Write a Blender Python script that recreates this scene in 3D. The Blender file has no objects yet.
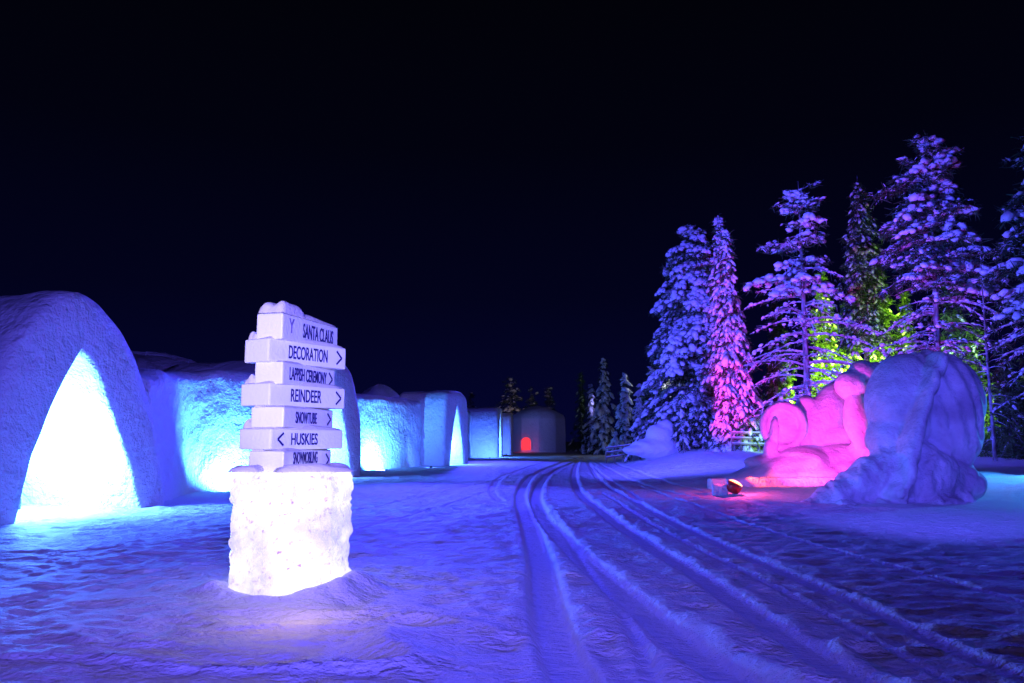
import bpy, bmesh, math, random
import numpy as np
from mathutils import Vector, Matrix

random.seed(7)
rng = np.random.default_rng(7)
R = math.radians
S = bpy.context.scene
C = S.collection

# ------------------------------------------------------------------ camera
CAMZ, F, PITCH = 1.6, 800.0, 7.0
cam = bpy.data.objects.new('camera', bpy.data.cameras.new('camera'))
C.objects.link(cam)
cam.location = (0, 0, CAMZ)
cam.rotation_euler = (R(90 + PITCH), 0, 0)
cam.data.sensor_width = 36
cam.data.lens = 36 * F / 1024
cam.data.clip_end = 2000
S.camera = cam

# ------------------------------------------------------------------ night sky
W = bpy.data.worlds.new('World'); S.world = W; W.use_nodes = True
nt = W.node_tree; nt.nodes.clear()
tc = nt.nodes.new('ShaderNodeTexCoord'); sp = nt.nodes.new('ShaderNodeSeparateXYZ')
mr = nt.nodes.new('ShaderNodeMapRange'); mr.inputs['From Min'].default_value = 0.0; mr.inputs['From Max'].default_value = 0.5
cr = nt.nodes.new('ShaderNodeValToRGB')
cr.color_ramp.elements[0].color = (0.0012, 0.0016, 0.026, 1)
cr.color_ramp.elements[1].color = (0.0006, 0.0007, 0.0026, 1)
e = cr.color_ramp.elements.new(0.35); e.color = (0.0008, 0.0010, 0.011, 1)
e = cr.color_ramp.elements.new(0.7); e.color = (0.0006, 0.0007, 0.0045, 1)
bg = nt.nodes.new('ShaderNodeBackground'); bg.inputs['Strength'].default_value = 1.0
wo = nt.nodes.new('ShaderNodeOutputWorld')
nt.links.new(tc.outputs['Generated'], sp.inputs[0]); nt.links.new(sp.outputs['Z'], mr.inputs['Value'])
nt.links.new(mr.outputs[0], cr.inputs[0]); nt.links.new(cr.outputs[0], bg.inputs['Color']); nt.links.new(bg.outputs[0], wo.inputs[0])

S.view_settings.view_transform = 'Standard'
S.view_settings.look = 'None'
S.view_settings.exposure = 0.0
S.view_settings.gamma = 1.0
S.view_settings.use_curve_mapping = False
S.cycles.max_bounces = 5
S.cycles.diffuse_bounces = 3
S.cycles.sample_clamp_indirect = 4.0

BLUE = (0.065, 0.06, 1.0)
AQUA = (0.06, 0.20, 1.0)
PINK = (1.0, 0.045, 0.72)

def lamp(name, kind, loc, power, color, target=None, size=0.3, angle=60, blend=0.6, parent=None):
    d = bpy.data.lights.new(name, kind); d.energy = power; d.color = color
    if kind == 'AREA': d.size = size
    else: d.shadow_soft_size = size
    if kind == 'SPOT': d.spot_size = R(angle); d.spot_blend = blend
    o = bpy.data.objects.new(name, d); C.objects.link(o); o.location = loc
    if target is not None:
        o.rotation_euler = (Vector(target) - Vector(loc)).to_track_quat('-Z', 'Y').to_euler()
    return o

# unseen spots without fixtures giving the village its coloured light, some added as fill
FLOODS = [
    # name, location, target, power, colour, cone, blend, size
    ('flood_square', (2.6, -6.0, 3.4), (-6.5, 26, 3.2), 20000, (0.12, 0.09, 1.0), 50, 1.0, 0.8),
    ('fill_right', (13.0, -3.0, 6.0), (10, 12.5, 0), 3000, (0.06, 0.045, 1.0), 70, 1.0, 1.0),  # added fill for the dark ground on the right
    ('flood_warm', (-15.0, -3.0, 8.0), (-3, 10, 0), 520, (1.0, 0.45, 0.36), 60, 1.0, 0.6),
    ('flood_ahead', (-5.0, 35.0, 6.4), (1.0, 5, 0), 20000, (0.045, 0.045, 1.0), 82, 1.0, 0.4),
    ('fill_far', (-2.8, 69.0, 7.5), (1.5, 32, 0), 36000, (0.055, 0.055, 1.0), 70, 1.0, 0.4),  # added to fill the dark gap in the middle distance
    ('flood_trees', (-4.0, 24.0, 7.5), (18, 47, 6), 78000, (0.07, 0.068, 1.0), 62, 0.7, 0.5),
    ('flood_road', (4.0, 4.0, 7.5), (-1, 60, 3), 8500, BLUE, 34, 1.0, 0.6),
    ('fill_roundhouse', (10, 86.0, 6.0), (3.4, 104, 2), 6000, (0.34, 0.30, 1.0), 50, 0.8, 0.6),  # unseen spot added to brighten the round building
    ('flood_sculpture', (4.0, 6.5, 3.4), (10.2, 20.5, 1.8), 7600, (0.10, 0.085, 1.0), 42, 0.7, 0.3),
    ('fill_sign', (-2.2, -1.2, 2.3), (-2.35, 9.0, 2.35), 3400, (0.92, 0.86, 0.95), 19, 0.9, 0.25),  # unseen spot added to whiten the ice boards
]
for n, l, t, p, c, a, b, s in FLOODS:
    lamp(n, 'SPOT', l, p, c, t, s, a, b)

# ------------------------------------------------------------------ helpers
CP, SP_ = math.cos(R(PITCH)), math.sin(R(PITCH))
def at(px, py, Y):
    """point at forward distance Y that the photograph shows at px, py"""
    zc = -(py - 341.5) / F
    yy, zz = CP - zc * SP_, SP_ + zc * CP
    k = Y / yy
    return Vector(((px - 512) / F * k, Y, CAMZ + zz * k))
def gnd(px, py, z=0.0):
    zc = -(py - 341.5) / F
    yy, zz = CP - zc * SP_, SP_ + zc * CP
    k = (z - CAMZ) / zz
    return ((px - 512) / F * k, yy * k)

def sm(t): 
    t = np.clip(t, 0, 1); return t * t * (3 - 2 * t)
_PT = np.random.default_rng(99).permutation(4096); _PV = np.random.default_rng(98).random(4096)
def _h(ix, iy, s):
    a = _PT[(ix.astype(np.int64) + s * 131) & 4095]
    return _PV[_PT[(a + iy.astype(np.int64) * 7 + s * 57) & 4095]]
def vn(x, y, s=0):
    x = np.asarray(x, float); y = np.asarray(y, float)
    ix, iy = np.floor(x), np.floor(y); fx, fy = x - ix, y - iy
    fx = fx * fx * (3 - 2 * fx); fy = fy * fy * (3 - 2 * fy)
    a, b, c, d = _h(ix, iy, s), _h(ix + 1, iy, s), _h(ix, iy + 1, s), _h(ix + 1, iy + 1, s)
    return (a + (b - a) * fx) * (1 - fy) + (c + (d - c) * fx) * fy - 0.5
def fbm(x, y, s=0, o=3):
    t = 0; a = 1.0
    for i in range(o):
        t = t + a * vn(x * 2 ** i + 17 * i, y * 2 ** i - 9 * i, s + i); a *= 0.5
    return t

def tag(o, label=None, cat=None, group=None, kind=None):
    if label: o['label'] = label
    if cat: o['category'] = cat
    if group: o['group'] = group
    if kind: o['kind'] = kind
    return o
def empty(name, loc, label, cat, group=None, rz=0):
    o = bpy.data.objects.new(name, None); C.objects.link(o)
    o.location = loc; o.rotation_euler = (0, 0, rz); o.empty_display_size = 0.2
    return tag(o, label, cat, group)
def mk(name, V, Fc, mat, parent=None, smooth=True, world=False):
    """link vertices/faces as one mesh; V in the parent's frame unless world"""
    me = bpy.data.meshes.new(name)
    V = np.asarray(V, dtype=np.float32)
    if isinstance(Fc, np.ndarray):
        k = Fc.shape[1]; n = len(Fc)
        me.vertices.add(len(V)); me.vertices.foreach_set('co', V.ravel())
        me.loops.add(n * k); me.loops.foreach_set('vertex_index', Fc.astype(np.int32).ravel())
        me.polygons.add(n); me.polygons.foreach_set('loop_start', np.arange(0, n * k, k, dtype=np.int32))
        me.update(calc_edges=True); me.validate()
    else:
        me.from_pydata(V.tolist(), [], Fc); me.update()
    me.polygons.foreach_set('use_smooth', [smooth] * len(me.polygons))
    me.materials.append(mat)
    o = bpy.data.objects.new(name, me); C.objects.link(o)
    if parent:
        o.parent = parent
        if world:
            M = Matrix.Translation(parent.location) @ parent.rotation_euler.to_matrix().to_4x4()
            me.transform(M.inverted())
    return o

class MB:
    def __init__(s): s.v = []; s.f = []
    def add(s, v, f):
        n = len(s.v); s.v += [tuple(p) for p in v]; s.f += [tuple(i + n for i in q) for q in f]
    def box(s, c, d, M=None, bev=0.0):
        bm = bmesh.new(); bmesh.ops.create_cube(bm, size=1.0)
        for v in bm.verts: v.co = Vector((v.co.x * d[0], v.co.y * d[1], v.co.z * d[2]))
        if bev: bmesh.ops.bevel(bm, geom=bm.edges[:], offset=bev, segments=2, profile=0.6, affect='EDGES')
        for v in bm.verts: v.co = (M @ v.co if M else v.co) + Vector(c)
        bm.verts.index_update()
        s.add([v.co.copy() for v in bm.verts], [[v.index for v in f.verts] for f in bm.faces]); bm.free()
    def tube(s, pts, rs, n=8, cap=True):
        rings = []
        for i, p in enumerate(pts):
            p = Vector(p)
            a = Vector(pts[max(i - 1, 0)]); b = Vector(pts[min(i + 1, len(pts) - 1)])
            d = (b - a).normalized()
            u = d.cross(Vector((0.3, 0.1, 1)) if abs(d.z) < .9 else Vector((1, 0, 0))).normalized(); w = d.cross(u)
            rings.append([p + (u * math.cos(k * 2 * math.pi / n) + w * math.sin(k * 2 * math.pi / n)) * rs[i] for k in range(n)])
        v = [q for r in rings for q in r]
        f = [(i * n + k, i * n + (k + 1) % n, (i + 1) * n + (k + 1) % n, (i + 1) * n + k) for i in range(len(pts) - 1) for k in range(n)]
        if cap: f += [tuple(range(n))[::-1], tuple(range((len(pts) - 1) * n, len(pts) * n))]
        s.add(v, f)
    def build(s, name, mat, parent=None, smooth=False, world=False):
        return mk(name, s.v, s.f, mat, parent, smooth, world)

# ------------------------------------------------------------------ materials
def mat(name, color, rough=0.7, bumps=(), color2=None, cscale=4.0, emis=None, estr=0.0, spec=0.3, stretch=(1, 1, 1), coord='Object', sss=0.0):
    m = bpy.data.materials.new(name); m.use_nodes = True
    t = m.node_tree; b = t.nodes['Principled BSDF']
    b.inputs['Base Color'].default_value = (*color, 1); b.inputs['Roughness'].default_value = rough
    b.inputs['Specular IOR Level'].default_value = spec
    if emis:
        b.inputs['Emission Color'].default_value = (*emis, 1); b.inputs['Emission Strength'].default_value = estr
    tcn = t.nodes.new('ShaderNodeTexCoord'); mp = t.nodes.new('ShaderNodeMapping')
    mp.inputs['Scale'].default_value = stretch
    t.links.new(tcn.outputs[coord], mp.inputs[0])
    if color2:
        n = t.nodes.new('ShaderNodeTexNoise'); n.inputs['Scale'].default_value = cscale; n.inputs['Detail'].default_value = 4
        r = t.nodes.new('ShaderNodeValToRGB'); r.color_ramp.elements[0].position = 0.35; r.color_ramp.elements[1].position = 0.65
        r.color_ramp.elements[0].color = (*color, 1); r.color_ramp.elements[1].color = (*color2, 1)
        t.links.new(mp.outputs[0], n.inputs['Vector']); t.links.new(n.outputs[0], r.inputs[0]); t.links.new(r.outputs[0], b.inputs['Base Color'])
    prev = None
    for sc, dist in bumps:
        n = t.nodes.new('ShaderNodeTexNoise'); n.inputs['Scale'].default_value = sc; n.inputs['Detail'].default_value = 3
        bp = t.nodes.new('ShaderNodeBump'); bp.inputs['Distance'].default_value = dist; bp.inputs['Strength'].default_value = 1.0
        t.links.new(mp.outputs[0], n.inputs['Vector']); t.links.new(n.outputs[0], bp.inputs['Height'])
        if prev: t.links.new(prev.outputs[0], bp.inputs['Normal'])
        prev = bp
    if prev: t.links.new(prev.outputs[0], b.inputs['Normal'])
    return m

M_snow = mat('ground_snow', (0.80, 0.81, 0.84), 0.65, bumps=((6, 0.06), (22, 0.03), (90, 0.009)), stretch=(0.8, 1.15, 1))
M_pack = mat('packed_snow', (0.80, 0.81, 0.84), 0.7, bumps=((2.2, 0.12), (7, 0.06), (18, 0.035)))
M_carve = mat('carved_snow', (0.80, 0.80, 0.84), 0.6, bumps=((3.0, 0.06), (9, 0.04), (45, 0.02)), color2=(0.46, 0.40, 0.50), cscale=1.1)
M_load = mat('tree_snow', (0.80, 0.81, 0.84), 0.7, bumps=((9, 0.04),))
M_cap = mat('cap_snow', (0.74, 0.70, 0.72), 0.8, bumps=((20, 0.01),))
M_needle = mat('spruce_needles', (0.030, 0.055, 0.028), 0.8, color2=(0.05, 0.085, 0.03), cscale=3)
M_leafy = mat('young_spruce_needles', (0.055, 0.10, 0.035), 0.8, color2=(0.09, 0.14, 0.04), cscale=3)
M_bark = mat('bark', (0.10, 0.075, 0.06), 0.9, bumps=((14, 0.03),), color2=(0.34, 0.33, 0.35), cscale=6, stretch=(1, 1, .3))
M_frostbark = mat('frosted_bark', (0.22, 0.20, 0.20), 0.9, color2=(0.7, 0.7, 0.74), cscale=5)
M_wood = mat('weathered_wood', (0.20, 0.16, 0.12), 0.85, bumps=((20, 0.01),), color2=(0.28, 0.24, 0.2), cscale=6)
M_board = mat('sign_ice', (0.86, 0.87, 0.90), 0.35, bumps=((25, 0.006),), spec=0.5)
M_ink = mat('dark_lettering', (0.02, 0.016, 0.13), 0.5)
M_faint = mat('faded_lettering', (0.22, 0.19, 0.42), 0.5)
M_metal = mat('black_metal', (0.03, 0.03, 0.035), 0.5)
M_redglow = mat('red_lit_doorway', (0.6, 0.05, 0.04), 0.6, emis=(1.0, 0.045, 0.07), estr=1.0)
M_lamp = mat('lamp_glass', (0.9, 0.9, 0.9), 0.3, emis=(1.0, 0.95, 1.0), estr=6.0)
M_redlamp = mat('red_lamp_glass', (0.8, 0.2, 0.1), 0.3, emis=(1.0, 0.35, 0.12), estr=5.0)
M_redhouse = mat('red_lamp_housing', (0.35, 0.02, 0.02), 0.4)

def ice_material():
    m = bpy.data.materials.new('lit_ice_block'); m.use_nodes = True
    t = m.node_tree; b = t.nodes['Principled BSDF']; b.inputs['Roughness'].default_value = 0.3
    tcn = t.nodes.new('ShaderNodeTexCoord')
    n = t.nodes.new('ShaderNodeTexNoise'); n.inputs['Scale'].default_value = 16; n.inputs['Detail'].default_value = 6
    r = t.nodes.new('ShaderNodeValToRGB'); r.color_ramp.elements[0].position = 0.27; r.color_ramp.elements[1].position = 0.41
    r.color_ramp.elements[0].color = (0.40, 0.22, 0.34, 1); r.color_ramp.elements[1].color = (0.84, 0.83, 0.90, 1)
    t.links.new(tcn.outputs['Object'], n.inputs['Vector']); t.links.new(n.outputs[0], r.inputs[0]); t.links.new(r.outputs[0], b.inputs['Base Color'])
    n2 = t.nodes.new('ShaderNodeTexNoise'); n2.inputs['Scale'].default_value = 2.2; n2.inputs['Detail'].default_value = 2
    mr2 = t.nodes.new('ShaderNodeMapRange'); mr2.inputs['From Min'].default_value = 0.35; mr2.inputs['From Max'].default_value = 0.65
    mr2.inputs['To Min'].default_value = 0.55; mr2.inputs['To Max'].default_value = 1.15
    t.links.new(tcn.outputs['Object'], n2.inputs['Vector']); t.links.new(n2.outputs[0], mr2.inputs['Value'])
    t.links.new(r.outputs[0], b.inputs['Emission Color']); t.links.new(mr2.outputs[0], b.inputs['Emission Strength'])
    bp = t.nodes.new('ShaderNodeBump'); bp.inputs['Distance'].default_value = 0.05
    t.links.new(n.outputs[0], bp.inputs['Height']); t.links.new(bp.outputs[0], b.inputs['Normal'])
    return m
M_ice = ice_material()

# ------------------------------------------------------------------ ground
def rise(x, y):
    return 0.85 * sm((x - (0.10 * y + 1)) / 6) * sm((y - 17) / 32)
PIL = Vector((-2.38, 8.78, 0))
TRACKS = [  # pixels of the photograph's tyre tracks, half width (m), depth, berm
    ([(585, 700), (556, 640), (546, 600), (540, 560), (530, 525), (521, 500), (522, 488), (531, 476), (552, 466), (572, 459), (588, 455)], 0.17, 0.085, 0.03),
    ([(770, 700), (690, 648), (640, 608), (598, 572), (560, 535), (540, 510), (536, 492), (545, 477), (562, 467), (580, 460)], 0.17, 0.08, 0.035),
    ([(900, 700), (810, 650), (745, 608), (690, 570), (640, 538), (600, 510), (578, 490), (574, 472), (578, 460)], 0.14, 0.055, 0.042),
    ([(1060, 690), (960, 650), (880, 612), (815, 585), (745, 555), (680, 525), (630, 500), (600, 480), (588, 463)], 0.11, 0.04, 0.024),
    ([(660, 700), (634, 640), (604, 590), (575, 545), (552, 512)], 0.045, 0.020, 0.008),
    ([(985, 700), (880, 642), (800, 600), (725, 562), (655, 526), (600, 492)], 0.05, 0.022, 0.010),
    ([(1060, 610), (930, 575), (800, 540), (700, 508), (640, 486)], 0.05, 0.022, 0.010),
    ([(-40, 560), (120, 548), (220, 536), (330, 515), (430, 495), (520, 474)], 0.05, 0.018, 0.010),
    ([(-40, 610), (150, 575), (300, 545), (420, 512), (500, 488)], 0.05, 0.018, 0.010),
    ([(500, 500), (492, 490), (500, 478), (520, 470), (545, 462)], 0.12, 0.03, 0.015),
    ([(700, 500), (650, 487), (615, 472), (590, 458)], 0.11, 0.03, 0.015),
    ([(760, 505), (690, 490), (640, 474), (606, 459)], 0.11, 0.03, 0.015),
    ([(640, 500), (610, 480), (592, 466), (583, 457)], 0.10, 0.03, 0.015),
]
def seg_dist(x, y, pts):
    best = np.full(x.shape, 1e9); side = np.zeros(x.shape)
    for (ax, ay), (bx, by) in zip(pts[:-1], pts[1:]):
        m = (x > min(ax, bx) - 1.2) & (x < max(ax, bx) + 1.2) & (y > min(ay, by) - 1.2) & (y < max(ay, by) + 1.2)
        if not m.any(): continue
        xx, yy = x[m], y[m]
        dx, dy = bx - ax, by - ay
        t = np.clip(((xx - ax) * dx + (yy - ay) * dy) / (dx * dx + dy * dy), 0, 1)
        d = np.hypot(xx - ax - t * dx, yy - ay - t * dy)
        s = np.sign((xx - ax) * dy - (yy - ay) * dx)
        bm_, sm_ = best[m], side[m]
        u = d < bm_; bm_[u] = d[u]; sm_[u] = s[u]; best[m] = bm_; side[m] = sm_
    return best, side
def catmull(p, n=6):
    P = [p[0]] + list(p) + [p[-1]]; out = []
    for i in range(1, len(P) - 2):
        for k in range(n):
            t = k / n; a, b, c, d = [np.array(q, float) for q in P[i - 1:i + 3]]
            out.append(tuple(0.5 * ((2 * b) + (c - a) * t + (2 * a - 5 * b + 4 * c - d) * t * t + (3 * b - a - 3 * c + d) * t ** 3)))
    out.append(tuple(p[-1])); return out
TP = [(catmull([gnd(*q) for q in pp]), w, dep, brm) for pp, w, dep, brm in TRACKS]

def height(x, y):
    z = rise(x, y)
    z = z + 0.07 * fbm(x / 4.0, y / 4.0, 3, 2) + 0.05 * sm((y - 12) / 6) * sm((48 - y) / 10) * fbm(x / 0.7, y / 0.55, 19, 2)
    # wind and snowmobile ripples running across the square
    wx = x + 0.8 * vn(x / 1.3, y / 1.3, 5); wy = y + 0.5 * vn(x / 1.1, y / 0.9, 6) + 0.10 * x
    rid = 1 - 2 * np.abs(vn(wx / 1.5, wy / 0.50, 8)) * 2
    near = sm((8.8 - y) / 3.2)
    side = 0.35 + 0.65 * sm((x + 2.4) / 1.2) 
    a1 = 0.018 + 0.060 * near * side
    rip = a1 * (np.clip(rid, -0.2, 1) ** 2 * np.sign(rid) - 0.3) * (0.5 + 1.2 * np.clip(vn(x / 1.9, y / 1.4, 13) + .5, 0, 1))
    rip = rip + 0.036 * (0.5 - np.abs(fbm(wx / 0.55, wy / 0.27, 9, 2)) * 1.6) + 0.018 * fbm(x / 0.19, y / 0.13, 11, 2)
    # trodden hollows
    rip = rip - 0.030 * np.clip(fbm(x / 0.45, y / 0.38, 15, 2) - 0.12, 0, 1) * (2.0 - 1.2 * sm((x - 2) / 3))
    mask = np.ones_like(z); gro = np.zeros_like(z)
    for pts, w, dep, brm in TP:
        d, s = seg_dist(x, y, pts)
        m = d < 1.1
        if not m.any(): continue
        dd = d[m]
        inner = sm((w * 1.25 - dd) / (w * 0.55))
        lump = 0.35 + 1.5 * np.clip(fbm(x[m] / 0.42, y[m] / 0.42, 21, 2) + 0.4, 0, 1.1)
        g = -dep * inner + (0.8 * brm * np.clip(lump - 0.45 + 1.3 * vn(x[m] / 1.1, y[m] / 1.1, 23), 0, 1.6)) * np.exp(-((dd - w * 1.75) / (w * 0.5)) ** 2) * (0.75 + 0.35 * s[m])
        gro[m] += g
        mask[m] = np.minimum(mask[m], 0.12 + 0.88 * sm((dd - w) / (w * 1.2)))
    z = z + rip * mask + gro
    # drift round the foot of the signpost
    dx, dy = x - PIL.x, y - PIL.y
    rr = np.hypot(dx, dy); an = np.arctan2(dy, dx)
    dr = np.exp(-((rr - 0.78) / 0.20) ** 2) * (0.07 + 0.15 * np.exp(-((an + 0.45) / 0.55) ** 2) + 0.05 * np.exp(-((an + 2.7) / 0.4) ** 2))
    z = z + dr * (1 + vn(x / .3, y / .3, 31))
    # rough bank at the forest edge and far right
    z = z + 0.35 * sm((x - 13) / 3) * sm((y - 19) / 3) * (0.6 + vn(x / 1.2, y / 1.2, 41)) * sm((34 - y) / 6)
    z = z + 0.22 * sm((x - (0.10 * y + 4)) / 2) * sm((y - 43) / 3) * (0.35 + 1.0 * np.abs(vn(x / 0.9, y / 0.9, 43)))
    # hollow beside the tunnels stays level
    return z

def axis(core0, core1, step, lo, hi, g):
    a = list(np.arange(core0, core1 + 1e-6, step)); s = step; v = core1
    while v < hi: s = min(s * g, 12); v += s; a.append(v)
    s = step; v = core0; pre = []
    while v > lo: s = min(s * g, 12); v -= s; pre.append(v)
    return np.array(pre[::-1] + a)
xs = axis(-6.0, 6.5, 0.033, -400, 400, 1.022)
ys = [-60, -40, -25, -15, -9, -5, -2, 0, 1, 2, 2.8, 3.4, 3.9]; v = 4.2
while v < 700: ys.append(v); v += max(0.028, min(0.0042 * v, 8) * (1 if v < 130 else 3))
ys = np.array(ys)
GX, GY = np.meshgrid(xs, ys)
GZ = height(GX.ravel(), GY.ravel())
nx, ny = len(xs), len(ys)
idx = np.arange(nx * ny).reshape(ny, nx)
Q = np.stack([idx[:-1, :-1], idx[:-1, 1:], idx[1:, 1:], idx[1:, :-1]], -1).reshape(-1, 4)
g = mk('snow_ground', np.stack([GX.ravel(), GY.ravel(), GZ], -1), Q, M_snow)
tag(g, 'snow covered square and road with tyre tracks', None, None, 'structure')
print('ground verts', nx * ny)
def hz(x, y): return float(height(np.array([float(x)]), np.array([float(y)]))[0])

# ------------------------------------------------------------------ ice signpost
post = empty('signpost', (PIL.x, PIL.y, 0), 'glowing ice column stacked with seven ice direction boards, on the open snow', 'signpost')
def ice_column():
    ang = [R(a) for a in (-136, -98, -74, -38, 8, 60, 110, 165)]
    rad = [0.66, 0.63, 0.64, 0.66, 0.63, 0.64, 0.64, 0.65]
    cor = [(math.cos(a) * r, math.sin(a) * r) for a, r in zip(ang, rad)]
    prof = []
    for i in range(8):
        a, b = cor[i], cor[(i + 1) % 8]
        n = max(6, int(math.hypot(a[0] - b[0], a[1] - b[1]) / 0.035))
        prof += [(a[0] + (b[0] - a[0]) * k / n, a[1] + (b[1] - a[1]) * k / n) for k in range(n)]
    H, nz = 1.27, 40
    P = np.array(prof); K = len(P); L = np.cumsum(np.hypot(*(np.roll(P, -1, 0) - P).T))
    V = []
    for j in range(nz + 1):
        z = -0.1 + (H + 0.1) * j / nz
        seam = 0.0
        amp = 0.075 * (fbm(L / 0.11, np.full(K, z / 0.09), 51, 2)) + 0.02 * vn(L / .04, np.full(K, z / .04), 55)
        amp = amp - 0.022 * math.exp(-((z % 0.45 - 0.02) / 0.018) ** 2)
        k = 1 + amp / 0.7 + (0.01 if j < nz - 1 else -0.03)
        if j == nz: k = k * 0 + 0.985
        V += [(P[i, 0] * k[i], P[i, 1] * k[i], z) for i in range(K)]
    Fc = [(j * K + i, j * K + (i + 1) % K, (j + 1) * K + (i + 1) % K, (j + 1) * K + i) for j in range(nz) for i in range(K)]
    Fc.append(tuple(range(nz * K, nz * K + K)))
    return mk('ice_column', V, Fc, M_ice, post, smooth=False)
ice_column()

def lump(name, cx, cy, w, d, h, mt, parent, M=None, seed=0, n=20):
    """soft drift of snow with a flat underside; w along local x, d along local y"""
    V = []; 
    for j in range(n + 1):
        for i in range(n + 1):
            u, v = i / n * 2 - 1, j / n * 2 - 1
            r = max(abs(u), abs(v)); 
            q = (1 - abs(u) ** 5.0) ** 0.5 * (1 - abs(v) ** 4.0) ** 0.5 if r < 1 else 0
            z = h * q * (1 + 0.7 * float(vn(u * 1.6 + seed, v * 1.6 + seed, 61)))
            V.append(Vector((cx + u * w / 2, cy + v * d / 2, z)))
    if M: V = [M @ v for v in V]
    Fc = [(j * (n + 1) + i, j * (n + 1) + i + 1, (j + 1) * (n + 1) + i + 1, (j + 1) * (n + 1) + i) for j in range(n) for i in range(n)]
    return mk(name, V, Fc, mt, parent, True)

def text_mesh(txt, width, h, mt, parent, M, name='lettering'):
    cu = bpy.data.curves.new('lettering', 'FONT'); cu.body = txt; cu.size = 1.0; cu.extrude = 0.02; cu.offset = 0.014
    cu.space_character = 1.0; cu.align_x = 'LEFT'
    to = bpy.data.objects.new('lettering_source', cu); C.objects.link(to)
    dg = bpy.context.evaluated_depsgraph_get(); dg.update()
    me = bpy.data.meshes.new_from_object(to.evaluated_get(dg))
    bpy.data.objects.remove(to); bpy.data.curves.remove(cu)
    xsv = [v.co.x for v in me.vertices]; ysv = [v.co.y for v in me.vertices]
    x0, x1, y0, y1 = min(xsv), max(xsv), min(ysv), max(ysv)
    for v in me.vertices:
        v.co = Vector(((v.co.x - x0) / (x1 - x0) * width, (v.co.y - y0) / (y1 - y0) * h, v.co.z * 0.1))
    me.transform(M)
    me.name = name; me.materials.clear(); me.materials.append(mt)
    o = bpy.data.objects.new(name, me); C.objects.link(o); o.parent = parent
    return o

# boards: near corner px, left end px, right end px, top y and bottom y at near corner, y of the right top
BOARDS = [
    ('SANTA CLAUS', 'none', 283, 256, 338, 312.5, 339, 8.52, 9.72, (0.34, 0.56)),
    ('DECORATION', '>', 269, 245, 346, 337.5, 361.5, 8.48, 9.50, (0.24, 0.50)),
    ('LAPPISH CEREMONY', '>', 283, 256, 335, 361, 384, 8.52, 9.62, (0.12, 0.70)),
    ('REINDEER', '>', 270, 243, 345, 382.5, 405.5, 8.48, 9.50, (0.26, 0.40)),
    ('SNOWTUBE', '>', 284, 254, 333, 406.5, 427.5, 8.52, 9.62, (0.22, 0.42)),
    ('HUSKIES', '<', 271, 243, 343, 428.5, 450, 8.48, 9.50, (0.26, 0.36)),
    ('SNOWMOBILING', '>', 284, 253, 331, 451, 473, 8.52, 9.62, (0.18, 0.50)),
]
def chevron(parent, M, L, H, x, flip=1, mt=M_ink):
    mb = MB(); t = 0.011; w = 0.085 * flip
    for z0, z1, xa, xb in ((0.2 * H, 0.5 * H, x, x + w), (0.5 * H, 0.8 * H, x + w, x)):
        d = Vector((xb - xa, z1 - z0)); n = Vector((-d.y, d.x)).normalized() * t
        q = [Vector((xa, z0)) - n, Vector((xb, z1)) - n, Vector((xb, z1)) + n, Vector((xa, z0)) + n]
        mb.add([(p.x, p.y, 0.001) for p in q] + [(p.x, p.y, 0.004) for p in q], [(0, 1, 2, 3), (4, 5, 6, 7), (0, 1, 5, 4), (2, 3, 7, 6), (1, 2, 6, 5), (3, 0, 4, 7)])
    o = mb.build('arrow', mt, parent); o.data.transform(M); return o
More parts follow.
